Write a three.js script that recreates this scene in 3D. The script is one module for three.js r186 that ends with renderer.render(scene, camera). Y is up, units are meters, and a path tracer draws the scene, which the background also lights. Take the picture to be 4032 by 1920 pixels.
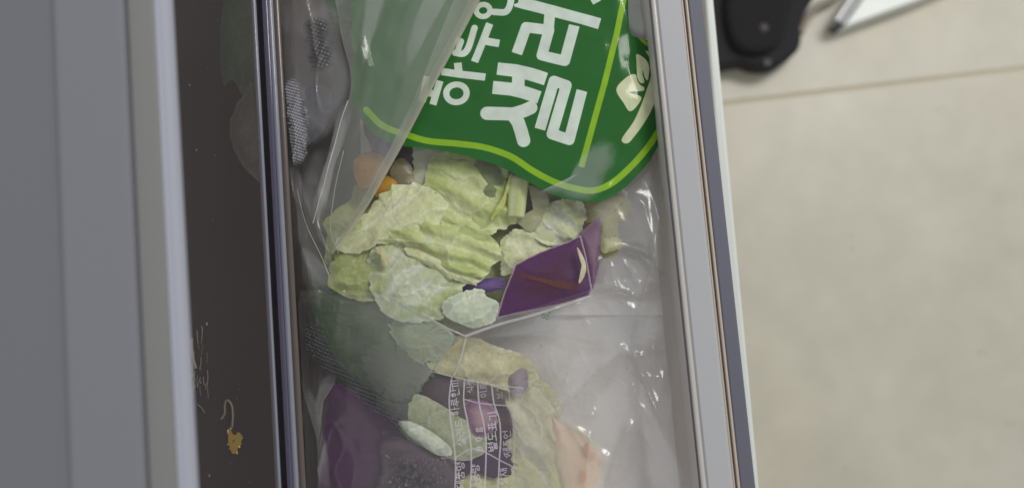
import * as THREE from 'three';
import { RoundedBoxGeometry } from 'three/addons/geometries/RoundedBoxGeometry.js';
import { ImprovedNoise } from 'three/addons/math/ImprovedNoise.js';
import { mergeGeometries } from 'three/addons/utils/BufferGeometryUtils.js';
import { RectAreaLightUniformsLib } from 'three/addons/lights/RectAreaLightUniformsLib.js';

// ---------------------------------------------------------------- camera, light, exposure
const scene = new THREE.Scene();
const F = 3165, CAM_Y = 1.0, BAG_Y = 0.58;
const AX = new THREE.Vector3(0.9966, 0.0826, 0), AU = new THREE.Vector3(-0.0822, 0.9915, -0.1010);
AU.addScaledVector(AX, -AU.dot(AX)).normalize(); AX.normalize();
const AN = new THREE.Vector3().crossVectors(AX, AU).normalize(), AZ = AU.clone().negate();
const camera = new THREE.PerspectiveCamera(2 * Math.atan(960 / F) * 180 / Math.PI, 1024 / 487, 0.02, 20);
camera.position.set(0, CAM_Y, 0);
camera.quaternion.setFromRotationMatrix(new THREE.Matrix4().set(
  AX.x, AX.y, AX.z, 0, AN.x, AN.y, AN.z, 0, AZ.x, AZ.y, AZ.z, 0, 0, 0, 0, 1));
camera.focus = 0.425;
camera.userData.fStop = 4.2;
scene.background = new THREE.Color(0.47, 0.475, 0.485);
RectAreaLightUniformsLib.init();
const renderer = new THREE.WebGLRenderer({ antialias: true });
renderer.toneMapping = THREE.LinearToneMapping;
renderer.toneMappingExposure = 1.0;
renderer.shadowMap.enabled = true;
const LAMP = { at: [1.3, 2.3, -1.1], size: [1.3, 0.6], power: 12.6 };

// ---------------------------------------------------------------- helpers
const noise3 = new ImprovedNoise();
const N = (x, y, z = 0) => noise3.noise(x + 17.3, y + 5.1, z + 9.7);
const fbm = (x, y, z = 0) => N(x, y, z) + 0.5 * N(x * 2.1, y * 2.1, z + 3) + 0.25 * N(x * 4.3, y * 4.3, z + 7);
let seed = 7;
const rnd = () => { seed = (seed * 1664525 + 1013904223) >>> 0; return seed / 4294967296; };
const lerp = THREE.MathUtils.lerp, clamp = THREE.MathUtils.clamp, smooth = THREE.MathUtils.smoothstep;
// a traced point of the photograph (4032 wide) at a known height, in metres
function P(px, py, y = BAG_Y) {
  const dx = (px - 2016) / F, dy = -(py - 960) / F;
  const d = new THREE.Vector3(AX.x * dx + AX.y * dy - AX.z, AN.x * dx + AN.y * dy - AN.z, AZ.x * dx + AZ.y * dy - AZ.z);
  return d.multiplyScalar((y - CAM_Y) / d.y).add(camera.position);
}
const RX = (px, y) => P(px, 960, y).x;       // where a line running along z crosses the middle row
const S = (r, g, b, k = 1) => { const c = new THREE.Color().setRGB(r / 255, g / 255, b / 255, THREE.SRGBColorSpace); return c.multiplyScalar(k); };
const used = {};
function numbered(n) { used[n] = (used[n] ?? -1) + 1; return used[n] ? `${n}_${String(used[n]).padStart(3, '0')}` : n; }
function tag(o, label, category, group) { o.userData.label = label; if (category) o.userData.category = category; if (group) o.userData.group = group; return o; }
function thing(name, label, category, group) { const g = new THREE.Group(); g.name = numbered(name); scene.add(g); return tag(g, label, category, group); }
function part(name, geo, mat, parent, label) {
  const m = new THREE.Mesh(geo, mat); m.name = parent === scene ? numbered(name) : name; m.castShadow = m.receiveShadow = true;
  parent.add(m); if (label) m.userData.label = label; return m;
}
function curve(pts, n, closed = false, tension = 0.5) {
  const c = new THREE.CatmullRomCurve3(pts.map(([x, y]) => new THREE.Vector3(x, y, 0)), closed, 'centripetal', tension);
  return c.getSpacedPoints(n).map((p) => [p.x, p.y]);
}
function straight(pts, n, closed = true) {
  const path = new THREE.CurvePath(), q = closed ? [...pts, pts[0]] : pts;
  const len = [0]; for (let i = 1; i < q.length; i++) len.push(len[i - 1] + Math.hypot(q[i][0] - q[i - 1][0], q[i][1] - q[i - 1][1]));
  const out = [];
  for (let k = 0; k <= n; k++) {
    const t = len.at(-1) * k / n; let i = 1; while (i < q.length - 1 && len[i] < t) i++;
    const f = (t - len[i - 1]) / (len[i] - len[i - 1] || 1); out.push([lerp(q[i - 1][0], q[i][0], f), lerp(q[i - 1][1], q[i][1], f)]);
  }
  return out;
}
// a grid of (nu+1) x (nv+1) points given by f(u, v) -> Vector3
function sheet(nu, nv, f, uvf) {
  const pos = [], uv = [], idx = [];
  for (let j = 0; j <= nv; j++) for (let i = 0; i <= nu; i++) {
    const p = f(i / nu, j / nv); pos.push(p.x, p.y, p.z);
    const q = uvf ? uvf(p, i / nu, j / nv) : [p.x * 10, p.z * 10]; uv.push(q[0], q[1]);
  }
  for (let j = 0; j < nv; j++) for (let i = 0; i < nu; i++) { const a = j * (nu + 1) + i, b = a + nu + 1; idx.push(a, b, a + 1, b, b + 1, a + 1); }
  const g = new THREE.BufferGeometry();
  g.setAttribute('position', new THREE.Float32BufferAttribute(pos, 3)); g.setAttribute('uv', new THREE.Float32BufferAttribute(uv, 2));
  g.setIndex(idx); g.computeVertexNormals(); return g;
}
// a profile in x, y drawn out along z
function rail(profile, z0 = -0.42, z1 = 0.42, round = 0) {
  const s = new THREE.Shape(profile.map(([x, y]) => new THREE.Vector2(x, y)));
  const g = new THREE.ExtrudeGeometry(s, { depth: z1 - z0, bevelEnabled: round > 0, bevelSize: round, bevelThickness: round, bevelSegments: 3, bevelOffset: -round, curveSegments: 8 });
  g.translate(0, 0, z0); return g;
}
function rbox(x0, x1, y0, y1, z0, z1, r = 0.0015) {
  const g = new RoundedBoxGeometry(x1 - x0, y1 - y0, z1 - z0, 3, Math.min(r, (x1 - x0) / 2.1, (y1 - y0) / 2.1)); g.translate((x0 + x1) / 2, (y0 + y1) / 2, (z0 + z1) / 2); return g;
}
function dataTex(w, h, f, srgb = false) {
  const d = new Uint8Array(w * h * 4);
  for (let y = 0; y < h; y++) for (let x = 0; x < w; x++) { const c = f(x / w, y / h); const o = (y * w + x) * 4; for (let k = 0; k < 3; k++) d[o + k] = clamp(Math.round(255 * (Array.isArray(c) ? c[k] : c)), 0, 255); d[o + 3] = 255; }
  const t = new THREE.DataTexture(d, w, h); t.magFilter = THREE.LinearFilter; t.minFilter = THREE.LinearFilter; t.wrapS = t.wrapT = THREE.MirroredRepeatWrapping; if (srgb) t.colorSpace = THREE.SRGBColorSpace; t.needsUpdate = true; return t;
}
const std = (o) => new THREE.MeshStandardMaterial(o), phy = (o) => new THREE.MeshPhysicalMaterial({ side: THREE.DoubleSide, ...o });

// ---------------------------------------------------------------- textures and materials
const crinkleTex = dataTex(512, 512, (u, v) => {
  const a = 1 - Math.abs(fbm(u * 5, v * 7)) * 1.6, b = 1 - Math.abs(fbm(u * 13 + 4, v * 11)) * 1.8;
  return 0.5 * Math.max(0, a) ** 3 + 0.22 * Math.max(0, b) ** 4 + 0.12 * N(u * 40, v * 40);
});
const fineTex = dataTex(256, 256, (u, v) => 0.5 + 0.3 * fbm(u * 24, v * 24) + 0.15 * (rnd() - 0.5));
const leafTex = dataTex(512, 512, (u, v) => {         // pale ribs branching along u
  const w = v * 9 + 0.8 * fbm(u * 3, v * 3) + 0.25 * Math.sin(u * 9), rib = Math.exp(-Math.pow((w - Math.floor(w) - 0.5) / 0.11, 2));
  const w2 = (v * 16 + u * 14) + fbm(u * 6, v * 6), rib2 = Math.exp(-Math.pow((w2 - Math.floor(w2) - 0.5) / 0.12, 2));
  const m = 0.93 + 0.05 * fbm(u * 9, v * 9) + 0.045 * fbm(u * 26, v * 26) + 0.05 * rib + 0.02 * rib2;
  return [m * 0.99, m, m * 0.93 + 0.07 * rib];
}, true);
const leafBump = dataTex(512, 512, (u, v) => {
  const w = v * 9 + 0.8 * fbm(u * 3, v * 3) + 0.25 * Math.sin(u * 9), rib = Math.exp(-Math.pow((w - Math.floor(w) - 0.5) / 0.16, 2));
  return 0.4 + 0.35 * rib + 0.3 * fbm(u * 16, v * 16);
});
const M = {};
M.film = phy({ name: 'clear bag film', color: 0xffffff, transmission: 0.98, roughness: 0.12, ior: 1.45, specularIntensity: 0.62, bumpMap: crinkleTex, bumpScale: 0.00005 });
M.film2 = phy({ name: 'cloudy bag film', color: 0xffffff, transmission: 0.94, roughness: 0.13, ior: 1.45, bumpMap: crinkleTex, bumpScale: 0.00006 });
M.hazy = phy({ name: 'milky folded film', color: S(244, 246, 240), transmission: 0.84, roughness: 0.2, ior: 1.45, bumpMap: crinkleTex, bumpScale: 0.00005 });
M.fold = phy({ name: 'doubled film', color: S(250, 250, 250), transmission: 0.86, roughness: 0.15, ior: 1.45, bumpMap: crinkleTex, bumpScale: 0.00012 });
M.fog = phy({ name: 'foggy film', color: S(240, 244, 236), transmission: 0.86, roughness: 0.26, ior: 1.35, bumpMap: crinkleTex, bumpScale: 0.00004 });
M.edgeFilm = phy({ name: 'bright doubled film', color: S(250, 246, 232), transmission: 0.72, roughness: 0.24, ior: 1.45 });
M.warmReflection = phy({ name: 'film with painted warm reflection', color: S(200, 150, 130), transmission: 0.86, roughness: 0.2, ior: 1.4 });
M.dimSeal = phy({ name: 'dim crimped film', color: S(176, 178, 182), transmission: 0.84, roughness: 0.16, ior: 1.5 });
M.back = phy({ name: 'back film', color: S(240, 236, 232), transmission: 0.15, roughness: 0.25, ior: 1.45, bumpMap: crinkleTex, bumpScale: 0.0004 });
M.seal = phy({ name: 'crimped seal', color: S(232, 232, 240), transmission: 0.52, roughness: 0.28, ior: 1.5 });
M.weld = phy({ name: 'welded edge', color: S(235, 235, 232), transmission: 0.58, roughness: 0.25, ior: 1.5 });
M.shelf = phy({ name: 'pale grey shelf plastic', color: S(132, 133, 141), roughness: 0.6, bumpMap: fineTex, bumpScale: 0.00004 });
M.shelfWarm = phy({ name: 'cream shelf trim', color: S(136, 136, 135), roughness: 0.5, bumpMap: fineTex, bumpScale: 0.00004 });
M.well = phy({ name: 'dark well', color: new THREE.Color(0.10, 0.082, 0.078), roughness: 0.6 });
M.plate = phy({ name: 'smoky clear plastic', color: S(205, 200, 200), transmission: 0.94, roughness: 0.06, ior: 1.49 });
M.rib = phy({ name: 'clear plastic ridge', color: S(196, 200, 214), transmission: 0.55, roughness: 0.14, ior: 1.49 });
M.ribDark = phy({ name: 'clear plastic channel', color: S(150, 148, 160), transmission: 0.85, roughness: 0.12, ior: 1.49 });
M.ribViolet = phy({ name: 'violet tinted ridge', color: S(150, 146, 176), transmission: 0.6, roughness: 0.1, ior: 1.49 });
M.ribBrown = phy({ name: 'brownish ridge', color: S(150, 138, 130), transmission: 0.6, roughness: 0.2, ior: 1.49 });
M.bin = phy({ name: 'frosted bin plastic', color: S(214, 208, 204), roughness: 0.4 });
M.binShade = phy({ name: 'bin floor with painted shade', color: S(96, 88, 86), roughness: 0.45 });
M.rim = phy({ name: 'grey rim plastic', color: S(184, 185, 188), roughness: 0.3, clearcoat: 0.3, clearcoatRoughness: 0.25, bumpMap: fineTex, bumpScale: 0.00005 });
M.rimEdge = phy({ name: 'clear rim edge', color: S(196, 192, 186), roughness: 0.2 });
M.groove = phy({ name: 'beige ridge', color: S(196, 184, 168), roughness: 0.35 });
M.grooveDark = phy({ name: 'brownish groove', color: S(150, 136, 124), roughness: 0.5 });
M.slate = phy({ name: 'slate grey strip', color: S(100, 101, 114), roughness: 0.55 });
M.white = phy({ name: 'white lacquer', color: S(226, 232, 226), roughness: 0.35 });
M.black = phy({ name: 'black plastic', color: new THREE.Color(0.018, 0.018, 0.02), roughness: 0.7, specularIntensity: 0.5 });

const leafMat = phy({ name: 'lettuce', vertexColors: true, map: leafTex, bumpMap: leafBump, bumpScale: 0.0009, roughness: 0.45, specularIntensity: 0.7 });
const leafThin = phy({ name: 'thin lettuce', vertexColors: true, map: leafTex, bumpMap: leafBump, bumpScale: 0.0006, roughness: 0.75, transmission: 0.3 });
const cabMat = phy({ name: 'red cabbage', vertexColors: true, bumpMap: fineTex, bumpScale: 0.0002, roughness: 0.5, specularIntensity: 0.5 });
const onionMat = phy({ name: 'onion', vertexColors: true, bumpMap: leafBump, bumpScale: 0.0004, roughness: 0.35, transmission: 0.35 });

// ---------------------------------------------------------------- ceiling lamp (behind the photographer)
{
  const t = thing('ceiling_lamp', 'flat white rectangular ceiling lamp above the drawer, outside the frame', 'lamp');
  t.position.set(...LAMP.at);
  part('housing', new RoundedBoxGeometry(LAMP.size[0] + 0.04, 0.05, LAMP.size[1] + 0.04, 3, 0.012).translate(0, 0.04, 0), M.white, t);
  part('diffuser', new THREE.BoxGeometry(LAMP.size[0], 0.01, LAMP.size[1]).translate(0, 0.006, 0), std({ color: 0xffffff, emissive: 0xffffff, emissiveIntensity: 0.8 }), t);
  const l = new THREE.RectAreaLight(new THREE.Color(1, 0.975, 0.94), LAMP.power, ...LAMP.size); l.name = 'ceiling_lamp_light';
  l.position.set(LAMP.at[0], LAMP.at[1] - 0.004, LAMP.at[2]); l.rotation.x = -Math.PI / 2; scene.add(l);
}

// ---------------------------------------------------------------- floor with tiles
{
  const g = new THREE.Group(); g.name = 'floor'; g.userData.kind = 'structure'; scene.add(g);
  const a = P(2835, 408, 0), b = P(4032, 268, 0), ang = Math.atan2(-(b.z - a.z), b.x - a.x);
  g.position.copy(a); g.rotation.y = ang;
  part('grout', new THREE.BoxGeometry(30, 0.04, 30).translate(0, -0.0225, 0), std({ color: S(200, 190, 166), roughness: 0.95, bumpMap: fineTex, bumpScale: 0.0004 }), g);
  const tileTex = dataTex(1024, 1024, (u, v) => {
    const m = 0.764 + 0.026 * fbm(u * 7, v * 7) + 0.014 * fbm(u * 22 + 3, v * 22) + 0.02 * (rnd() - 0.5), w = 0.5 + 0.5 * fbm(u * 4 + 9, v * 4);
    const sp = fbm(u * 30, v * 30 + 5) > 0.85 ? -0.035 : 0;
    return [m + sp + 0.012 * w, m - 0.012 + sp, m - 0.066 - 0.018 * w + sp];
  }, true);
  const tm = phy({ name: 'glazed beige tile', map: tileTex, color: 0xffffff, roughness: 0.42, bumpMap: fineTex, bumpScale: 0.00015 });
  const T = 0.6, gap = 0.0038;
  for (let i = -2; i < 3; i++) for (let j = -2; j < 2; j++) {
    const ge = new RoundedBoxGeometry(T - gap, 0.02, T - gap, 2, 0.0018); const uv = ge.attributes.uv, p = ge.attributes.position;
    const ox = rnd(), oz = rnd(); for (let k = 0; k < uv.count; k++) uv.setXY(k, p.getX(k) / 0.7 + ox, p.getZ(k) / 0.7 + oz);
    const m = part('floor_tile', ge, tm, g); m.position.set(-0.14 + (i + 0.5) * T, -0.0102, (j + 0.5) * T);
  }
}

// ---------------------------------------------------------------- refrigerator: shelf on the left (nearer to the lens) and the pulled out drawer
const fridge = thing('refrigerator', 'grey shelf front and pulled out clear drawer with grey rim around the salad bags', 'refrigerator');
const group = (name, label) => { const g = new THREE.Group(); g.name = name; g.userData.label = label; fridge.add(g); return g; };
{
  const t = group('shelf', 'pale grey stepped shelf front along the left edge');
  const y = 0.72, x = (px) => RX(px, y); t.rotation.y = 0.011;
  part('shelf_panel', rbox(x(-900), x(256), y - 0.03, y, -0.42, 0.42, 0.0005), phy({ name: 'shelf plastic with painted shade', color: S(120, 121, 128), roughness: 0.6, bumpMap: fineTex, bumpScale: 0.00004 }), t);  // same plastic as the band, shading painted in as a darker tone
  part('shelf_band', rail([[x(254), y - 0.03], [x(534), y - 0.03], [x(534), y + 0.0005], [x(522), y + 0.0022], [x(275), y + 0.002], [x(258), y + 0.0016], [x(254), y + 0.0002]]), M.shelf, t);
  part('trim_strip', rail([[x(534), y - 0.012], [x(652), y - 0.012], [x(652), y - 0.0022], [x(640), y - 0.0014], [x(545), y - 0.0012], [x(534), y - 0.0022]]), M.shelfWarm, t);
  const L2 = [[x(652), y - 0.012], [x(708) - 0.006, y - 0.012]];
  for (let k = 8; k >= 0; k--) { const a = k / 8 * Math.PI / 2; L2.push([x(708) - 0.004 + 0.004 * Math.sin(a), y - 0.006 + 0.004 * Math.cos(a)]); }
  L2.push([x(652), y - 0.0012]);
  part('front_lip', rail(L2), phy({ name: 'shelf lip with painted light', color: S(170, 173, 186), roughness: 0.6 }), t);  // same plastic again, the light on the lip painted in as a paler tone
}

// ---------------------------------------------------------------- the drawer
const RIM_Y = 0.592, rx = (px) => RX(px, RIM_Y);
{
  const t = group('drawer', 'clear drawer with grey front rim');
  const yb = 0.525;
  part('drawer_base', rbox(RX(1190, yb), RX(2860, yb), yb - 0.004, yb, -0.42, 0.42), M.bin, t);
  part('base_shade', rbox(RX(1185, yb), RX(1500, yb), yb, yb + 0.003, -0.42, 0.42), M.binShade, t);  // darker slab paints the shade over the left of the bin floor
  part('rear_well', rbox(RX(300, 0.47), RX(1180, 0.47), 0.462, 0.466, -0.42, 0.42), M.well, t);  // dark brown puts the shade of the cavity under the shelf into the floor
  // clear plate over the rear of the drawer, with the ridges that divide it from the front compartment
  const yp = 0.603;
  part('clear_plate', sheet(4, 4, (u, v) => new THREE.Vector3(lerp(RX(560, yp), RX(1048, yp), u), yp, lerp(-0.42, 0.42, v))), M.plate, t);
  const bar = (px0, px1, y0, y1, name, mat, r) => part(name, rbox(RX(px0, y1), RX(px1, y1), y0, y1, -0.42, 0.42, r), mat, t);
  const rod = (px, y, rad, name, mat, flat = 1) => part(name, new THREE.CylinderGeometry(rad, rad, 0.84, 20).rotateX(Math.PI / 2).scale(1, flat, 1).translate(RX(px, y), y, 0), mat, t);
  bar(1040, 1140, 0.5845, 0.586, 'channel', M.ribDark, 0.0005);
  rod(1046, 0.6005, 0.00135, 'ridge', M.rib);
  rod(1097, 0.594, 0.0021, 'ridge', M.ribViolet);
  rod(1114, 0.5955, 0.0014, 'ridge', M.rib);
  rod(1135, 0.589, 0.0022, 'ridge', M.ribBrown, 0.6);
  part('divider_wall', rbox(RX(1070, 0.59), RX(1082, 0.59), 0.47, 0.586, -0.42, 0.42, 0.0005), M.plate, t);
  // front rim
  const R = (px0, px1, y0, y1, name, mat, r) => part(name, rbox(rx(px0), rx(px1), y0, y1, -0.42, 0.42, r), mat, t);
  R(2657, 2662, RIM_Y - 0.002, RIM_Y - 0.001, 'rim_edge', M.slate, 0.0003); R(2660, 2664, 0.52, RIM_Y - 0.0024, 'inner_wall', M.bin, 0.0002);
  R(2663, 2684, 0.570, RIM_Y + 0.0006, 'rim_edge', M.rimEdge, 0.0012);
  part('front_rim', rail([[rx(2685), 0.57], [rx(2788), 0.57], [rx(2788), RIM_Y - 0.0012], [rx(2776), RIM_Y], [rx(2694), RIM_Y - 0.0006], [rx(2685), RIM_Y - 0.0016]]), M.rim, t);
  R(2789, 2797, 0.57, RIM_Y - 0.0016, 'rim_ridge', M.groove, 0.0005);
  R(2798, 2803, 0.57, RIM_Y - 0.003, 'rim_ridge', M.grooveDark, 0.0003);
  R(2804, 2815, 0.57, RIM_Y - 0.0008, 'rim_ridge', M.groove, 0.0007);
  R(2816, 2876, 0.56, RIM_Y - 0.002, 'gasket_strip', M.slate, 0.0012);
  const yf = 0.50;
  const fp = [[2720, -700], [2746, -700], [2812, 0], [2992, 1920], [3056, 2600], [2980, 2600]].map(([a, b]) => P(a, b, yf));
  const fg = new THREE.ExtrudeGeometry(new THREE.Shape(fp.map((q) => new THREE.Vector2(q.x, -q.z))), { depth: 0.38, bevelEnabled: true, bevelSize: 0.002, bevelThickness: 0.002, bevelOffset: -0.002, bevelSegments: 3 });
  fg.rotateX(-Math.PI / 2); fg.translate(0, yf - 0.382, 0); part('front_panel', fg, M.white, t);
  part('front_wall', rbox(RX(2700, 0.53), RX(2712, 0.53), 0.47, 0.572, -0.42, 0.42, 0.001), M.bin, t);
}

// ---------------------------------------------------------------- film: one height field for both bags
const creases = [];
const crease = (pts, amp, w) => creases.push({ p: pts.map(([a, b]) => { const q = P(a, b); return [q.x, q.z]; }), amp: amp / 1000, w: w * 0.000133 });
crease([[2480, 760], [2530, 800], [2580, 1000], [2590, 1180]], 2.2, 22);
crease([[2570, 740], [2590, 860], [2560, 1080], [2520, 1230], [2490, 1400]], 3.2, 16);
crease([[2370, 1008], [2440, 985], [2520, 1010], [2585, 1075]], 3.4, 16);
crease([[2400, 1010], [2410, 1090], [2440, 1170]], 1.6, 14);
crease([[2440, 1010], [2490, 1080], [2520, 1150]], 1.8, 14);
crease([[2520, 1230], [2500, 1400], [2560, 1560], [2700, 1900]], 3, 18);
crease([[2480, 1150], [2440, 1180], [2520, 1240]], 1.5, 16);
crease([[2560, 1240], [2575, 1380], [2580, 1500]], 2.4, 12);
crease([[2490, 1410], [2620, 1370], [2700, 1330]], 1.6, 12);
crease([[2660, 1300], [2600, 1560], [2560, 1700]], 1.4, 20);
crease([[2660, 1700], [2720, 1920]], 2, 20);
crease([[2480, 1640], [2460, 1750], [2400, 1900]], 3.6, 20);
crease([[2470, 1700], [2490, 1800], [2450, 1920]], 3.2, 14);
crease([[2170, 1640], [2300, 1520], [2480, 1350]], 2.2, 14);
crease([[2220, 1650], [2320, 1720], [2360, 1800]], 2.4, 18);
crease([[2290, 1610], [2340, 1640]], 2, 18);
crease([[1660, 1235], [1830, 1322], [2100, 1240], [2340, 1160]], 2, 14);
crease([[1835, 1325], [1790, 1470]], 1.8, 12);
crease([[2200, 900], [2360, 760], [2440, 700]], 1.2, 24);
crease([[1850, 250], [2100, 400], [2300, 520]], 0.8, 60);
crease([[2340, 850], [2352, 1000], [2335, 1130]], 1.2, 12);
crease([[2330, 1160], [2420, 1150], [2500, 1170]], 1.4, 14);
crease([[1160, 700], [1250, 920], [1300, 1010]], 2, 20);
crease([[1250, 850], [1290, 700], [1340, 560]], 2.2, 18);
crease([[1180, 980], [1230, 1120], [1240, 1250]], 2, 18);
crease([[1400, 100], [1450, 260], [1420, 420]], 1.8, 22);
crease([[1300, 40], [1370, 180], [1440, 240]], 2, 24);
crease([[1130, 820], [1180, 1000], [1200, 1200]], 2, 20);
for (let k = 0; k < 26; k++) {        // small random creases in the slack film along the right and the lower bag
  const x = 2180 + rnd() * 420 + 0, y = 980 + rnd() * 900, a = rnd() * 3.14, l = 50 + rnd() * 130;
  crease([[x, y], [x + Math.cos(a) * l * 0.5 + 14 * (rnd() - 0.5), y + Math.sin(a) * l * 0.5], [x + Math.cos(a) * l, y + Math.sin(a) * l]], 0.5 + rnd() * 1.1, 10 + rnd() * 14);
}
function segDist(x, z, p) {
  let best = 1e9, along = 0;
  for (let i = 1; i < p.length; i++) {
    const [ax, az] = p[i - 1], [bx, bz] = p[i], dx = bx - ax, dz = bz - az, t = clamp(((x - ax) * dx + (z - az) * dz) / (dx * dx + dz * dz), 0, 1);
    const d = Math.hypot(x - ax - dx * t, z - az - dz * t); if (d < best) { best = d; along = (i - 1 + t) / (p.length - 1); }
  }
  return [best, along];
}
const XR = RX(2665, 0.58), XL = RX(1125, 0.58);
function baseY(x, z) {
  let y = BAG_Y + 0.0014 * fbm(x * 22, z * 22) + 0.00025 * N(x * 90, z * 70, 4);
  const w = Math.max(smooth(x, 0.036, 0.06), 0.8 * smooth(z, -0.005, 0.025) * smooth(x, -0.01, 0.02)) * (0.12 + 0.88 * smooth(z, -0.078, -0.045));
  if (w > 0) { const a = N(x * 38 + z * 8, z * 9, 11), b = N(x * 62 - z * 14, z * 15, 12), e = N(x * 60 + z * 50, z * 30 - x * 40, 13); y += w * (0.0026 * Math.exp(-Math.abs(a) * 6) + 0.0008 * Math.exp(-Math.abs(b) * 6) + 0.0003 * Math.exp(-Math.abs(e) * 7)); }
  const wl = smooth(-x, 0.085, 0.10); if (wl > 0) { const a = N(x * 60 + z * 12, z * 16, 21), b = N(x * 110, z * 40, 22); y += wl * (0.0018 * Math.exp(-Math.abs(a) * 9) + 0.0009 * Math.exp(-Math.abs(b) * 9)); }
  const r = (x - (XR - 0.022)) / 0.022; if (r > 0) y -= 0.009 * r * r;
  const l = ((XL + 0.03) - x) / 0.03; if (l > 0) y -= 0.010 * l * l;
  return y;
}
function filmY(x, z) {
  let y = baseY(x, z);
  for (const c of creases) {
    const [d, a] = segDist(x, z, c.p); if (d > c.w * 4) continue;
    const end = Math.min(1, 4 * a, 4 * (1 - a)); y += c.amp * Math.exp(-Math.pow(d / c.w, 1.3)) * clamp(end, 0.05, 1) * (0.9 + 0.3 * N(x * 60, z * 60, 2));
  }
  return y;
}
const xr = (py) => 2563 + 0.104 * py;           // where the film meets the rim, in the photograph
const xl = (py) => 1092 + 0.047 * py;
const onFilm = (px, py, lift = 0, low = 0) => { const q = P(px, py); q.y = filmY(q.x, q.z) + lift - low; return q; };
function poly(pts, x) { if (x <= pts[0][0]) return pts[0][1]; for (let i = 1; i < pts.length; i++) if (x <= pts[i][0]) return lerp(pts[i - 1][1], pts[i][1], (x - pts[i - 1][0]) / (pts[i][0] - pts[i - 1][0])); return pts.at(-1)[1]; }

const bag = thing('salad_bag', 'clear plastic salad bag with big green printed label and white lettering', 'plastic bag');
const seam1 = [[1120, 1190], [1400, 1190], [1660, 1238], [1830, 1325], [2100, 1245], [2340, 1165], [2700, 1120]];
part('film', sheet(300, 250, (u, v) => {
  const py0 = lerp(-140, 1200, v), px = lerp(xl(py0), xr(py0), u), py = lerp(-140, poly(seam1, px), v), q = onFilm(px, py);
  q.y -= 0.006 * smooth(v, 0.97, 1); return q;
}), M.film, bag);
part('back_film', sheet(60, 60, (u, v) => { const q = P(lerp(1420, 2660, u), lerp(-140, 1240, v), 0.535); q.y = 0.537 + 0.003 * fbm(q.x * 30, q.z * 30); return q; }), M.back, bag);
const bag2 = thing('salad_bag', 'clear plastic salad bag lying at the bottom edge with white printed table', 'plastic bag');
part('film', sheet(300, 160, (u, v) => {
  const py0 = lerp(1200, 2080, v), px = lerp(xl(py0), xr(py0), u), py = lerp(poly(seam1, px) - 50, 2080, v), q = onFilm(px, py);
  q.y -= 0.0035 + 0.005 * (1 - smooth(v, 0, 0.06)); return q;
}), M.film2, bag2);
part('back_film', sheet(60, 40, (u, v) => { const q = P(lerp(1480, 2760, u), lerp(1190, 2080, v), 0.535); q.y = 0.535 + 0.003 * fbm(q.x * 30, q.z * 30 + 8); return q; }), M.back, bag2);

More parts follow.
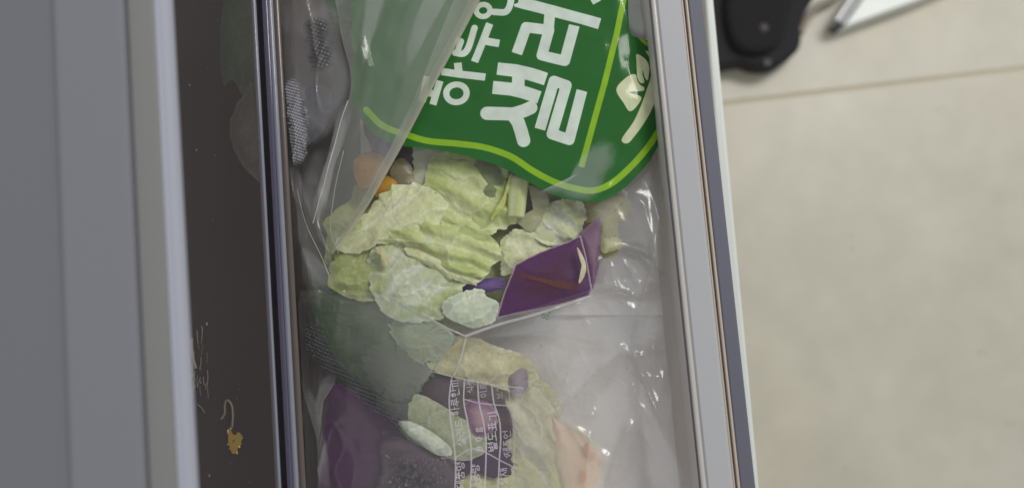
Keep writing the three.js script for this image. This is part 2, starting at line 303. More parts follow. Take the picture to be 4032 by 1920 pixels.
// ---- printed label: outline and print drawn in the bag's own plane (metres), not through the lens
const lab = { tl: P(1360, -90), br: P(2640, 840) }; lab.w = lab.br.x - lab.tl.x + 0.012; lab.h = lab.br.z - lab.tl.z + 0.024; lab.x = lab.tl.x - 0.006; lab.z = lab.tl.z - 0.012;
{
  const W = 1800, H = Math.round(W * lab.h / lab.w), cv = document.createElement('canvas'); cv.width = W; cv.height = H;
  const c = cv.getContext('2d'), k = W / lab.w, C = (px, py) => { const q = P(px, py); return [(q.x - lab.x) * k, (q.z - lab.z) * k]; }, sc = k * 0.000133;
  c.fillStyle = 'rgb(4,98,14)'; c.fillRect(0, 0, W, H);
  // outer green past the yellow-green line
  const line = (pts, w, col, smoothIt) => { c.strokeStyle = col; c.lineWidth = w * sc * 1.22; c.lineJoin = 'round'; c.lineCap = smoothIt === 'butt' ? 'butt' : 'round'; c.beginPath(); (smoothIt === true ? curve(pts, 60) : pts).forEach(([x, y], i) => { const q = C(x, y); i ? c.lineTo(...q) : c.moveTo(...q); }); c.stroke(); };
  const fill = (pts, col) => { c.fillStyle = col; c.beginPath(); curve(pts, 90, true).forEach(([x, y], i) => { const q = C(x, y); i ? c.lineTo(...q) : c.moveTo(...q); }); c.fill(); };
  const yg = 'rgb(140,186,14)', wh = 'rgb(214,226,214)', cream = 'rgb(212,218,178)';
  line([[1440, 430], [1500, 490], [1570, 520], [1608, 531], [1674, 551], [1804, 564], [1915, 580], [2013, 615], [2098, 671], [2196, 720], [2274, 743], [2339, 750], [2404, 724], [2482, 658], [2561, 567], [2640, 440]], 21, yg, true);
  line([[2462, -30], [2430, 130], [2380, 330], [2290, 656]], 20, yg, 'butt');
  line([[2515, 120], [2545, 150], [2640, 180]], 14, yg, true);
  const big = 44;
  line([[1917, 445], [1975, 446], [2020, 448], [2062, 436], [2090, 424]], big, wh); line([[2018, 448], [2040, 480], [2052, 515], [2062, 552]], big, wh);
  const bt = (pts, w) => { c.lineJoin = 'miter'; line(pts, w, wh, 'butt'); };
  bt([[1958, 268], [2030, 276], [2085, 290], [2150, 311]], big); bt([[1940, 344], [2010, 350], [2060, 362], [2124, 384]], big); bt([[2042, 280], [2040, 350]], 42);
  bt([[2126, 508], [2182, 318], [2230, 336], [2174, 526], [2242, 548], [2292, 356]], 36);
  bt([[2035, 208], [2072, 104], [2162, 114], [2134, 216], [2224, 238], [2262, 98]], 36);
  bt([[2040, 6], [2180, 40], [2362, 92]], 38); bt([[2166, 45], [2160, 112]], 36); bt([[2040, 10], [2044, 22]], 30);
  bt([[2330, -30], [2352, 8]], 30);
  bt([[1732, 318], [1704, 412]], 24); bt([[1690, 366], [1720, 372]], 24); bt([[1682, 300], [1662, 400]], 24);
  c.strokeStyle = wh; c.lineWidth = 25 * sc; c.beginPath(); { const q = C(1797, 367); c.ellipse(q[0], q[1], 41 * sc, 37 * sc, 0, 0, 7); } c.stroke();
  bt([[1738, 281], [1911, 304]], 25); bt([[1806, 285], [1802, 246]], 26);
  bt([[1928, 90], [1868, 242]], 25); bt([[1899, 156], [1966, 168]], 26);
  line([[1868, 108], [1838, 196], [1822, 210], [1792, 207]], 22, wh, true); bt([[1800, 206], [1815, 160], [1790, 154]], 20);
  line([[2018, -30], [2004, 30], [1990, 46], [1944, 46]], 22, wh, true);
  c.lineWidth = 22 * sc; c.beginPath(); { const q = C(1902, 40); c.ellipse(q[0], q[1], 28 * sc, 25 * sc, 0, 0, 7); } c.stroke();
  const L = (pts) => pts.map(([x, y]) => [2380 + x / 2.558, 100 + y / 2.558]);
  fill(L([[175, 1155], [300, 960], [390, 760], [440, 620], [482, 500], [492, 380], [472, 280], [430, 215], [470, 225], [515, 300], [545, 420], [552, 560], [540, 700], [480, 850], [390, 1000], [300, 1120], [240, 1182], [200, 1180]]), cream);
  fill(L([[122, 642], [200, 540], [290, 482], [325, 486], [338, 540], [372, 590], [410, 605], [408, 640], [350, 655], [245, 670], [330, 692], [378, 715], [345, 790], [260, 862], [195, 780]]), cream);
  fill(L([[334, 268], [400, 288], [450, 330], [472, 385], [468, 450], [446, 530], [420, 500], [398, 425], [396, 470], [412, 555], [380, 568], [346, 530], [334, 430], [332, 330]]), cream);
  const id = c.getImageData(0, 0, W, H);        // ink grain
  for (let i = 0; i < id.data.length; i += 4) { const x = (i / 4) % W, y = Math.floor(i / 4 / W), n = 1 + 0.05 * N(x * 0.02, y * 0.02) + 0.04 * (rnd() - 0.5); for (let q = 0; q < 3; q++) id.data[i + q] = clamp(id.data[i + q] * n, 0, 255); }
  c.putImageData(id, 0, 0);
  const tex = new THREE.CanvasTexture(cv); tex.colorSpace = THREE.SRGBColorSpace; tex.magFilter = THREE.LinearFilter;
  const edge = curve([[1380, 380], [1420, 470], [1500, 545], [1590, 574], [1640, 578], [1760, 595], [1850, 617], [1960, 650], [2060, 702], [2180, 765], [2290, 793], [2340, 797], [2400, 780], [2480, 720], [2560, 630], [2615, 535], [2660, 440]], 120);
  const top = [[1300, -110], [2472, -110], [2477, 100], [2490, 132], [2540, 140], [2700, 150]];
  const g = sheet(170, 110, (u, v) => { const px = lerp(1385, 2625, u), lo = poly(edge, px), hi = Math.min(lo, poly(top, px)); const py = lerp(hi, lo, v), q = P(px, py); q.y = filmY(q.x, q.z) - 0.0006; return q; },
    (p) => [(p.x - lab.x) / lab.w, 1 - (p.z - lab.z) / lab.h]);
  part('printed_label', g, phy({ name: 'green print', map: tex, roughness: 0.7, specularIntensity: 0.12 }), bag);
}

// ---- Hangul strokes for the small print
const J = {
  g: [[[.1, .15], [.9, .15], [.8, .95]]], gg: [[[.02, .15], [.42, .15], [.36, .95]], [[.55, .15], [.97, .15], [.9, .95]]], n: [[[.15, .1], [.15, .9], [.95, .9]]], d: [[[.9, .1], [.12, .1], [.12, .9], [.95, .9]]],
  r: [[[.1, .08], [.9, .08], [.9, .48], [.1, .48], [.1, .92], [.95, .92]]], m: [[[.12, .1], [.88, .1], [.88, .9], [.12, .9], [.12, .1]]], b: [[[.12, .05], [.12, .92], [.88, .92], [.88, .05]], [[.12, .5], [.88, .5]]],
  s: [[[.5, .05], [.45, .4], [.08, .95]], [[.47, .4], [.92, .95]]], o: [[[.5, .08], [.2, .2], [.08, .5], [.2, .8], [.5, .92], [.8, .8], [.92, .5], [.8, .2], [.5, .08]]], j: [[[.1, .1], [.9, .1]], [[.5, .1], [.08, .95]], [[.5, .4], [.92, .95]]],
  p: [[[.05, .12], [.95, .12]], [[.3, .12], [.3, .88]], [[.7, .12], [.7, .88]], [[.03, .9], [.97, .9]]], h: [[[.35, .02], [.65, .02]], [[.1, .22], [.9, .22]], [[.5, .38], [.22, .5], [.2, .78], [.5, .95], [.8, .78], [.78, .5], [.5, .38]]],
};
const VOW = { a: [[[.5, 0], [.5, 1]], [[.5, .48], [1, .48]]], ya: [[[.5, 0], [.5, 1]], [[.5, .33], [1, .33]], [[.5, .66], [1, .66]]], i: [[[.6, 0], [.6, 1]]], ae: [[[.3, .05], [.3, .95]], [[.85, 0], [.85, 1]], [[.3, .5], [.85, .5]]], e: [[[.45, .05], [.45, .95]], [[.9, 0], [.9, 1]], [[.05, .48], [.45, .48]]],
  yeo: [[[.8, 0], [.8, 1]], [[.3, .33], [.8, .33]], [[.3, .66], [.8, .66]]], eo: [[[.8, 0], [.8, 1]], [[.25, .48], [.8, .48]]], u: [[[0, .3], [1, .3]], [[.5, .3], [.5, 1]]], o: [[[0, .75], [1, .75]], [[.5, .1], [.5, .75]]], yo: [[[0, .75], [1, .75]], [[.33, .1], [.33, .75]], [[.67, .1], [.67, .75]]], eu: [[[0, .5], [1, .5]]] };
function syllable(c, i, v, f, x, y, s) {
  const draw = (st, bx, by, bw, bh) => st.forEach((p) => { c.beginPath(); p.forEach(([a, b], n) => (n ? c.lineTo : c.moveTo).call(c, x + s * (bx + a * bw), y + s * (by + b * bh))); c.stroke(); });
  const flat = ['u', 'o', 'yo', 'eu'].includes(v), hh = f ? 0.56 : 0.92;
  if (flat) { draw(J[i], .15, .04, .66, hh * .52); draw(VOW[v], .03, hh * .6, .9, hh * .38); } else { draw(J[i], .03, .06, .5, hh * .85); draw(VOW[v], .56, .02, .38, hh); }
  if (f) draw(J[f], .18, .64, .66, .32);
}
// ---- the white table printed on the lower bag
{
  const A = P(1700, 1440, 0.577), B = P(2160, 1990, 0.577), w = B.x - A.x, h = B.z - A.z, W = 1024, H = Math.round(W * h / w);
  const cv = document.createElement('canvas'); cv.width = W; cv.height = H; const c = cv.getContext('2d'); c.fillStyle = '#000'; c.fillRect(0, 0, W, H);
  const k = W / w, C = (px, py) => { const q = P(px, py, 0.577); return [(q.x - A.x) * k, (q.z - A.z) * k]; }, sc = k * 0.000133;
  c.lineCap = 'round'; c.lineJoin = 'round';
  const ln = (pts, wd, g) => { c.strokeStyle = `rgb(${g},${g},${g})`; c.lineWidth = wd * sc; c.beginPath(); curve(pts, 40).forEach(([x, y], i) => { const q = C(x, y); i ? c.lineTo(...q) : c.moveTo(...q); }); c.stroke(); };
  const cols = [[[1778, 1482], [1768, 1570], [1772, 1640], [1786, 1740], [1793, 1840], [1788, 1980]], [[1828, 1495], [1825, 1580], [1838, 1650], [1852, 1740], [1855, 1830], [1848, 1980]], [[1880, 1510], [1886, 1590], [1902, 1660], [1913, 1740], [1912, 1830], [1905, 1980]],
    [[1935, 1515], [1945, 1590], [1965, 1650], [1971, 1720], [1966, 1810], [1958, 1980]], [[2002, 1520], [2010, 1600], [2022, 1680], [2024, 1760], [2018, 1980]]];
  cols.forEach((p, i) => ln(p, 6, i < 4 ? 190 : 90));
  ln([[1828, 1572], [1880, 1586], [1945, 1594], [2030, 1600]], 5, 150); ln([[1795, 1800], [1860, 1768], [1910, 1782], [1970, 1815], [2040, 1850]], 5, 170);
  const text = (str, px, py, s, lean, g) => {      // each syllable turned a quarter left, the row climbing the photograph
    str.forEach((q, n) => {
      const o = C(px + lean * n, py - n * s * 1.02); c.save(); c.translate(...o); c.rotate(-Math.PI / 2 - 0.06); c.strokeStyle = `rgb(${g},${g},${g})`; c.lineWidth = s * sc * 0.095;
      if (typeof q === 'string') { c.fillStyle = c.strokeStyle; c.font = `bold ${s * sc}px sans-serif`; c.fillText(q, 0, s * sc * 0.9); } else syllable(c, ...q, 0, 0, s * sc * 0.98); c.restore();
    });
  };
  const ha = ['h', 'a', ''], ru = ['r', 'u', ''], han = ['h', 'a', 'n'], kki = ['gg', 'i', ''], saem = ['s', 'ae', 'r'], reo = ['r', 'eo', ''], deu = ['d', 'eu', ''];
  text([ha, ru, han, kki], 1776, 1640, 36, 0, 215);
  text([saem, reo, deu], 1800, 1760, 36, -4, 200);
  text([['j', 'e', ''], ['p', 'u', 'm'], ['m', 'yeo', 'ng'.length ? 'o' : '']].slice(0, 3), 1796, 1930, 36, 0, 215);
  text([['n', 'ae', ''], ['o', 'yo', 'o'], ['r', 'ya', 'o']], 1856, 1940, 36, 0, 215);
  text(['9', '0', 'g'], 1868, 1780, 36, -3, 190);
  text([['b', 'yeo', 'r'], ['d', 'o', ''], ['p', 'yo', ''], ['g', 'i', '']], 1922, 1782, 40, 0, 225);
  text([['s', 'i', 'g'], ['p', 'u', 'm']], 1838, 1550, 30, 0, 170); text([['o', 'i', ''], ['r', 'yo', '']], 1890, 1568, 30, 0, 150);
  text([['p', 'o', ''], ['j', 'a', 'o'], ['j', 'ae', '']], 1968, 1950, 34, 0, 200); text([['j', 'e', ''], ['j', 'o', ''], ['o', 'eo', 'n']], 1982, 1800, 34, 0, 170); text([['b', 'o', ''], ['g', 'a', 'n']], 1955, 1575, 30, 0, 110); text(['1', '0', '0'], 1985, 1810, 30, 3, 120);
  text([['n', 'ae', ''], ['o', 'yo', 'o']], 2035, 1580, 30, 0, 120);
  const t = new THREE.CanvasTexture(cv); t.magFilter = THREE.LinearFilter;
  part('printed_table', sheet(60, 70, (u, v) => { const x = A.x + u * w, z = A.z + v * h; return new THREE.Vector3(x, filmY(x, z) - 0.0046, z); }, (p, u, v) => [u, 1 - v]),
    phy({ name: 'white print', color: S(225, 220, 228), alphaMap: t, transparent: true, opacity: 0.85, roughness: 0.6 }), bag2, 'white table of small printed characters');
  // the small green figures above it
  const cv2 = document.createElement('canvas'); cv2.width = 256; cv2.height = 160; const d = cv2.getContext('2d'); d.fillStyle = '#000'; d.fillRect(0, 0, 256, 160);
  d.save(); d.translate(128, 118); d.rotate(-Math.PI / 2 + 0.35); d.fillStyle = '#fff'; d.font = 'bold 92px sans-serif'; d.fillText('8.', -26, 42); d.restore();
  const A2 = P(2085, 1185), B2 = P(2205, 1262), t2 = new THREE.CanvasTexture(cv2); t2.magFilter = THREE.LinearFilter;
  part('printed_figures', sheet(10, 10, (u, v) => { const x = lerp(A2.x, B2.x, u), z = lerp(A2.z, B2.z, v); return new THREE.Vector3(x, filmY(x, z) - 0.0095, z); }, (p, u, v) => [u, 1 - v]),
    phy({ name: 'green small print', color: S(70, 120, 70), alphaMap: t2, transparent: true, roughness: 0.6 }), bag2, 'small green printed figures');
}

// ---- folded milky flaps, doubled film, seals and welded edges
const softs = new Map(), softOf = (m) => { if (!softs.has(m)) { const c = m.clone(); c.vertexColors = true; c.transparent = true; softs.set(m, c); } return softs.get(m); };
function flap(left, right, lift, mat, parent, name, label, curl = 0.2, soft = 0) {
  const n = 60, A = curve(left, n), B = curve(right, n);
  const g = sheet(48, n, (u, v) => {
    const i = Math.round(v * n), a = A[i], b = B[i], s = u < 0.8 ? u / 0.8 : 1 - (u - 0.8) / 0.2 * curl;
    const q = onFilm(lerp(a[0], b[0], s), lerp(a[1], b[1], s));
    const under = u < 0.8 ? 0 : Math.sin((u - 0.8) / 0.2 * Math.PI / 2) * lift * 0.8;
    q.y = baseY(q.x, q.z) + 0.0022 + lift * Math.pow(Math.sin(s * Math.PI / 2), 1.2) - under + 0.0011 * fbm(q.x * 60 + q.z * 30, q.z * 18, 6); return q;
  });
  return part(name, soft ? fading(g, 48, n, (u, v) => smooth(u + 0.15 * fbm(u * 4, v * 5), 0, soft) * smooth(1 - v, 0, 0.3) * smooth(v, 0, 0.25)) : g, soft ? softOf(mat) : mat, parent, label);
}
flap([[1310, -80], [1345, 140], [1385, 330], [1350, 480], [1290, 700], [1245, 860], [1250, 930]], [[1950, -80], [1850, 110], [1700, 390], [1560, 650], [1440, 850], [1345, 985], [1325, 1010]], 0.007, M.hazy, bag, 'folded_flap', 'milky folded flap of film lying across the label');
flap([[1150, 1180], [1215, 1240], [1270, 1330], [1370, 1480], [1480, 1600], [1560, 1690]], [[1480, 1130], [1660, 1235], [1800, 1320], [1740, 1420], [1660, 1540], [1600, 1660]], 0.016, M.fog, bag2, 'folded_flap', 'foggy folded flap of film beside the crimped seal', 0.06, 0.5);
flap([[1890, -80], [1795, 110], [1650, 380], [1510, 640], [1400, 840], [1318, 975]], [[1952, -80], [1852, 110], [1702, 390], [1562, 650], [1442, 850], [1347, 985]], 0.0078, M.edgeFilm, bag, 'fold_edge', 'bright doubled edge of the milky flap', 0.5);
function patch(pts, lift, mat, parent, name, hard = 0.55, dens = 26, low = 0) {           // a sheet of film cut to an outline, following the bag
  const o = pts.map(([x, y]) => [x, y]), N2 = 80, C2 = curve(o, N2, true), cx = o.reduce((s, p) => s + p[0], 0) / o.length, cy = o.reduce((s, p) => s + p[1], 0) / o.length;
  const g = sheet(N2, dens, (u, v) => { const e = C2[Math.round(u * N2)]; return onFilm(lerp(cx, e[0], v), lerp(cy, e[1], v), lift, low); });
  return part(name, fading(g, N2, dens, (u, v) => 1 - smooth(v + 0.18 * fbm(u * 9, v * 3, pts[0][0]), hard, 1.0)), softOf(mat), parent);
}
function fading(g, nu, nv, f) {          // thins the film out towards its edge
  const a = []; for (let j = 0; j <= nv; j++) for (let i = 0; i <= nu; i++) a.push(1, 1, 1, clamp(f(i / nu, j / nv), 0, 1));
  g.setAttribute('color', new THREE.Float32BufferAttribute(a, 4)); return g;
}
patch([[2160, 1640], [2170, 1480], [2300, 1380], [2480, 1345], [2320, 1500]], 0.0014, M.fold, bag2, 'film_fold');
patch([[2010, 1540], [2150, 1500], [2260, 1620], [2300, 1800], [2260, 1990], [2050, 1990], [2020, 1760]], 0.001, M.fold, bag2, 'film_fold', 0.7);
patch([[2170, 1640], [2260, 1620], [2380, 1760], [2370, 1990], [2230, 1990]], 0.0016, M.edgeFilm, bag2, 'film_fold', 0.6);
patch([[2200, 1640], [2330, 1560], [2480, 1400], [2540, 1560], [2440, 1780], [2370, 1980], [2260, 1980], [2215, 1760]], 0.0007, M.fold, bag2, 'film_fold');
patch([[2500, 1430], [2560, 1560], [2700, 1900], [2720, 2010], [2600, 2010], [2520, 1760]], 0.0016, M.fold, bag2, 'film_fold');
patch([[2340, 1160], [2520, 1150], [2640, 1180], [2660, 1330], [2490, 1410], [2100, 1330], [1840, 1330]], 0.0006, M.fold, bag2, 'film_fold');
patch([[2370, 1010], [2450, 985], [2540, 1010], [2600, 1080], [2520, 1180], [2420, 1150], [2350, 1130]], 0.0008, M.fold, bag, 'film_fold');
patch([[2300, 820], [2480, 730], [2600, 600], [2640, 900], [2620, 1100], [2540, 1010], [2380, 990]], 0.0009, M.fold, bag, 'film_fold');
patch([[1150, 640], [1260, 560], [1330, 620], [1260, 880], [1300, 1010], [1340, 1130], [1200, 1180], [1160, 900]], 0.001, M.fold, bag, 'film_fold');
patch([[1110, -80], [1300, -80], [1370, 200], [1400, 380], [1340, 520], [1220, 600], [1130, 500]], 0.001, M.fold, bag, 'film_fold');
patch([[2005, 1062], [2120, 1088], [2330, 1128], [2322, 1160], [2210, 1140], [2100, 1105], [2000, 1082]], 0.0012, M.warmReflection, bag, 'film_fold', 0.3);  // tinted fold strip with a reflection band painted into its colour
patch([[1130, 640], [1170, 640], [1190, 800], [1210, 960], [1180, 980], [1150, 800]], 0.0018, M.fold, bag, 'film_fold');
patch([[1370, 400], [1400, 420], [1330, 700], [1275, 890], [1240, 880], [1300, 640]], 0.0088, M.fold, bag, 'film_fold');
patch([[1180, 960], [1260, 1010], [1320, 1100], [1300, 1160], [1220, 1080]], 0.0025, M.fold, bag, 'film_fold');
patch([[1480, -80], [1540, -80], [1490, 160], [1440, 300], [1430, 180]], 0.0088, M.fold, bag, 'film_fold');
patch([[1720, -80], [1800, -80], [1700, 160], [1610, 300], [1600, 220]], 0.0092, M.fold, bag, 'film_fold');
patch([[2090, 770], [2200, 740], [2330, 560], [2450, 540], [2330, 800]], 0.0012, M.fold, bag, 'film_fold');
patch([[1170, 1480], [1240, 1560], [1290, 1760], [1300, 1980], [1260, 1980], [1240, 1740]], 0.0015, M.fold, bag2, 'film_fold');
patch([[1330, 1480], [1260, 1600], [1250, 1760], [1230, 1600], [1290, 1460]], 0.0022, M.fold, bag2, 'film_fold');
function tube(pts, r, mat, parent, name, lift = 0.001) {
  const c = new THREE.CatmullRomCurve3(curve(pts, 24).map(([x, y]) => onFilm(x, y, lift))); return part(name, new THREE.TubeGeometry(c, 60, r, 6), mat, parent);
}
tube([[1655, 1232], [1740, 1282], [1830, 1324]], 0.0006, M.weld, bag, 'welded_edge', -0.004);
tube([[1830, 1324], [1960, 1278], [2100, 1240], [2330, 1165]], 0.0009, M.weld, bag, 'welded_edge', -0.003);
tube([[1833, 1330], [1815, 1400], [1785, 1480]], 0.0006, M.weld, bag2, 'welded_edge', -0.002);
tube([[1690, 1462], [1780, 1484], [1900, 1510], [2060, 1530]], 0.0003, M.weld, bag2, 'welded_edge', -0.003);
tube([[1372, 400], [1345, 480], [1290, 700], [1235, 880]], 0.0004, M.weld, bag, 'welded_edge', 0.002);
tube([[1360, 600], [1320, 780], [1310, 920], [1340, 1000]], 0.00025, M.weld, bag, 'welded_edge', 0.004);
tube([[1160, 740], [1200, 880], [1260, 1000], [1300, 1090]], 0.00025, M.weld, bag, 'welded_edge', 0.001);
function seal(a, b, wa, wb, parent, label, pitch = 0.0017, mat = M.seal, amp = 0.0005, edgeIn = 0.02) {           // crimped band from edge a to edge b
  const n = 220, A = curve(a, n), B = curve(b, n);
  const sg = sheet(70, n, (u, v) => {
    const i = Math.round(v * n), q = onFilm(lerp(A[i][0], B[i][0], u), lerp(A[i][1], B[i][1], u), 0.0016);
    q.y += amp * (0.7 + N(q.x * 300, q.z * 300)) * Math.sin((q.x + q.z * 0.6) / pitch * 6.28) + amp * Math.sin((q.z - q.x * 0.5) / pitch * 6.28) + 0.0009 * N(q.x * 120, q.z * 90); return q;
  });
  const rag = (u, v) => 0.22 * fbm(u * 4, v * 14, pitch * 900);
  part('crimped_seal', fading(sg, 70, n, (u, v) => smooth(1 - u + rag(u, v), 0.02, 0.45) * smooth(u + rag(u, v), -0.05, edgeIn) * smooth(v, 0, 0.12) * smooth(1 - v, 0, 0.12)), softOf(mat), parent, label);
}
seal([[1108, 300], [1118, 400], [1130, 540], [1150, 660]], [[1150, 270], [1205, 360], [1225, 500], [1206, 650]], 0, 0, bag, 'crimped bright heat seal at the rear');
seal([[1185, 70], [1190, 180], [1230, 300]], [[1290, 60], [1330, 180], [1320, 270]], 0, 0, bag, 'dim crimped heat seal', 0.0022, M.dimSeal, 0.00018, 0.5);
seal([[1168, 1250], [1210, 1400], [1330, 1500], [1480, 1640], [1560, 1740]], [[1265, 1240], [1320, 1370], [1440, 1490], [1560, 1600], [1640, 1690]], 0, 0, bag2, 'crimped heat seal running diagonally', 0.002, M.dimSeal, 0.0006, 0.3);

// ---------------------------------------------------------------- the salad
function leaf(name, label, category, outline, o) {
  const { t = 0.0009, dome = 0.002, pleat, ruffle = 3, col, edge, mat = leafMat, sharp = false, tilt = [0, 0], rough = 0.0009, low = 0.0012, group, dir = 0, pow = 1.3 } = o, y = o.y - (o.raw ? 0 : 0.0025);
  const NN = 120, R = 20, px = sharp ? straight(outline, NN) : curve(outline, NN, true); px.length = NN;
  const mx = outline.reduce((q, p) => q + p[0], 0) / outline.length, my = outline.reduce((q, p) => q + p[1], 0) / outline.length, big = category === 'lettuce' && !o.raw ? 1.07 : 1;
  const out = px.map(([a0, b0], i) => { const a = mx + (a0 - mx) * big, b = my + (b0 - my) * big; const w = ruffle * (1.6 * N(i * 0.31, y * 900) + 0.7 * N(i * 0.62, y * 500)); return P(a + w * 2, b + w * 1.6, y); });
  const c = out.reduce((s, p) => s.add(p), new THREE.Vector3()).multiplyScalar(1 / NN), span = Math.max(...out.map((p) => p.distanceTo(c)));
  const pos = [], colr = [], uv = [], idx = [], tmp = new THREE.Color();
  const ca = Math.cos(dir), sa = Math.sin(dir), id = y * 3000;
  const put = (p, s, rim) => {
    const lx = (p.x - c.x) * ca + (p.z - c.z) * sa, lz = -(p.x - c.x) * sa + (p.z - c.z) * ca;
    let h = y + dome * (1 - s * s) + tilt[0] * (p.x - c.x) + tilt[1] * (p.z - c.z) + rough * fbm(lx * 35 + id, lz * 95);
    if (pleat) h += 1.4 * pleat[1] * Math.sin(lz * pleat[0] + 2.5 * fbm(p.x * 40, p.z * 40 + id) + lx * 30) * (0.5 + 0.5 * s);
    h = Math.min(h, filmY(p.x, p.z) - low);
    pos.push(p.x, h, p.z); uv.push(lx * 14 + id, lz * 14);
    const k = clamp(Math.pow(s, pow) * (1 - 0.75 * smooth(s, 0.82, 1)) + (0) + 0.34 * fbm(lx * 22 + id, lz * 90) + (pleat ? 0.32 * Math.sin(lz * pleat[0] + 2.5 * fbm(p.x * 40, p.z * 40 + id) + lx * 30) : 0), 0, 1);
    tmp.copy(col[0]).lerp(col[1], k); if (rim && edge) tmp.copy(edge); colr.push(tmp.r, tmp.g, tmp.b);
  };
  for (let r = 0; r <= R; r++) for (let i = 0; i < NN; i++) { const s = r / R; put(new THREE.Vector3().lerpVectors(c, out[i], s * (1)), s, r === R && sharp); }
  for (let r = 0; r < R; r++) for (let i = 0; i < NN; i++) { const a = r * NN + i, b = r * NN + (i + 1) % NN; idx.push(a, a + NN, b, b, a + NN, b + NN); }
  const base = pos.length / 3;
  for (let i = 0; i < NN; i++) { const k = (R * NN + i) * 3; const p = new THREE.Vector3(pos[k], pos[k + 1], pos[k + 2]); for (const dn of [0, 1]) { const q = p.clone(); if (dn) { q.y -= t; q.x += (c.x - q.x) / span * t * 0.3; } pos.push(q.x, q.y, q.z); uv.push(uv[(R * NN + i) * 2], uv[(R * NN + i) * 2 + 1]); const e = edge ?? col[1]; colr.push(e.r, e.g, e.b); } }
  for (let i = 0; i < NN; i++) { const a = base + 2 * i, b = base + 2 * ((i + 1) % NN); idx.push(a, a + 1, b, b, a + 1, b + 1); }
  const cb = pos.length / 3; pos.push(c.x, pos[1] - t, c.z); uv.push(0, 0); colr.push(col[0].r, col[0].g, col[0].b);
  const b2 = pos.length / 3; for (let i = 0; i < NN; i++) { const k = (base + 2 * i + 1) * 3; pos.push(pos[k], pos[k + 1], pos[k + 2]); uv.push(0, 0); colr.push(col[1].r, col[1].g, col[1].b); }
  for (let i = 0; i < NN; i++) idx.push(cb, b2 + i, b2 + (i + 1) % NN);
  const g = new THREE.BufferGeometry(); g.setAttribute('position', new THREE.Float32BufferAttribute(pos, 3)); g.setAttribute('uv', new THREE.Float32BufferAttribute(uv, 2)); g.setAttribute('color', new THREE.Float32BufferAttribute(colr, 3)); g.setIndex(idx); g.computeVertexNormals();
  const orient = new THREE.Vector3(); const nrm = g.attributes.normal; if (nrm.getY(NN * 5) < 0) { const ar = g.index.array; for (let k = 0; k < ar.length; k += 3) { const q = ar[k]; ar[k] = ar[k + 1]; ar[k + 1] = q; } g.computeVertexNormals(); }
  { const q = g.attributes.normal, v = new THREE.Vector3(); for (let i = NN; i < 2 * NN; i++) v.add(new THREE.Vector3().fromBufferAttribute(q, i)); v.normalize(); for (let i = 0; i < NN; i++) q.setXYZ(i, v.x, v.y, v.z); }
  g.translate(-c.x, -y, -c.z);
  const m = part(name, g, mat, scene); m.position.set(c.x, y, c.z); return tag(m, label, category, group);
}
const G = { pale: S(240, 241, 214), mid: S(228, 232, 184), green: S(196, 210, 134), white: S(236, 240, 230), yellow: S(210, 208, 130), sage: S(150, 165, 120), dark: S(58, 76, 52), purple: S(94, 40, 108), purpleD: S(60, 26, 66), mauve: S(112, 74, 110), edge: S(196, 170, 196), orange: S(222, 130, 84), corn: S(214, 160, 40) };
const L = 'lettuce', K = 'cabbage', IN = 'salad pieces in the bags';
leaf('lettuce_leaf', 'whitish lettuce rib piece just below the left end of the label curve', L, [[1640, 560], [1770, 580], [1750, 640], [1700, 700], [1660, 800], [1618, 760], [1630, 650]], { y: 0.566, col: [G.white, G.pale], dome: 0.001, mat: leafThin });
leaf('lettuce_leaf', 'bright green crumpled lettuce leaf directly below the middle of the label', L, [[1700, 640], [1780, 590], [1880, 600], [1980, 640], [1990, 720], [2000, 800], [2030, 860], [1960, 900], [1880, 930], [1800, 950], [1730, 900], [1690, 800], [1680, 700]], { y: 0.569, col: [G.mid, G.green], pleat: [420, 0.0012], dir: 0.5, ruffle: 5, dome: 0.004 });
leaf('lettuce_leaf', 'large pale green lettuce leaf with curled rim beside the milky flap', L, [[1340, 970], [1400, 880], [1470, 820], [1540, 745], [1600, 730], [1680, 745], [1740, 790], [1760, 850], [1740, 900], [1700, 930], [1600, 940], [1480, 970], [1400, 990]], { y: 0.5722, col: [G.pale, G.mid], pleat: [300, 0.0009], dir: -0.5, ruffle: 5, dome: 0.003, edge: G.pale });
leaf('lettuce_leaf', 'yellow green pleated lettuce leaf with scalloped end left of the purple cabbage', L, [[1500, 940], [1600, 900], [1720, 880], [1840, 900], [1930, 940], [1960, 1010], [1930, 1050], [1900, 1075], [1850, 1090], [1780, 1060], [1700, 1010], [1600, 960]], { y: 0.5746, col: [G.mid, G.green], pleat: [760, 0.0011], dir: 0.45, ruffle: 6, dome: 0.003, low: 0.001 });
leaf('lettuce_leaf', 'greenish lettuce strip with rounded lower tip right above the mint white piece', L, [[1620, 960], [1720, 1000], [1800, 1050], [1900, 1080], [1885, 1105], [1840, 1112], [1760, 1090], [1680, 1040], [1610, 1000]], { y: 0.573, col: [G.pale, G.mid], pleat: [600, 0.0008], dir: 0.5, ruffle: 5 });
leaf('lettuce_leaf', 'broad whitish striped lettuce leaf at the centre of the bag', L, [[1490, 970], [1570, 940], [1640, 960], [1740, 1040], [1820, 1100], [1810, 1150], [1760, 1200], [1740, 1240], [1640, 1260], [1540, 1240], [1480, 1160], [1460, 1060]], { y: 0.5705, col: [G.white, S(200, 210, 160)], pleat: [480, 0.001], dir: -0.35, ruffle: 5, dome: 0.003 });
leaf('lettuce_leaf', 'dull yellow green lettuce leaf at the lower left beside the seal of the film', L, [[1300, 1060], [1340, 985], [1420, 960], [1500, 970], [1520, 1060], [1510, 1160], [1440, 1180], [1360, 1160], [1300, 1120]], { y: 0.5685, col: [S(190, 198, 140), S(176, 186, 120)], pleat: [420, 0.0009], dir: -0.2, ruffle: 4 });
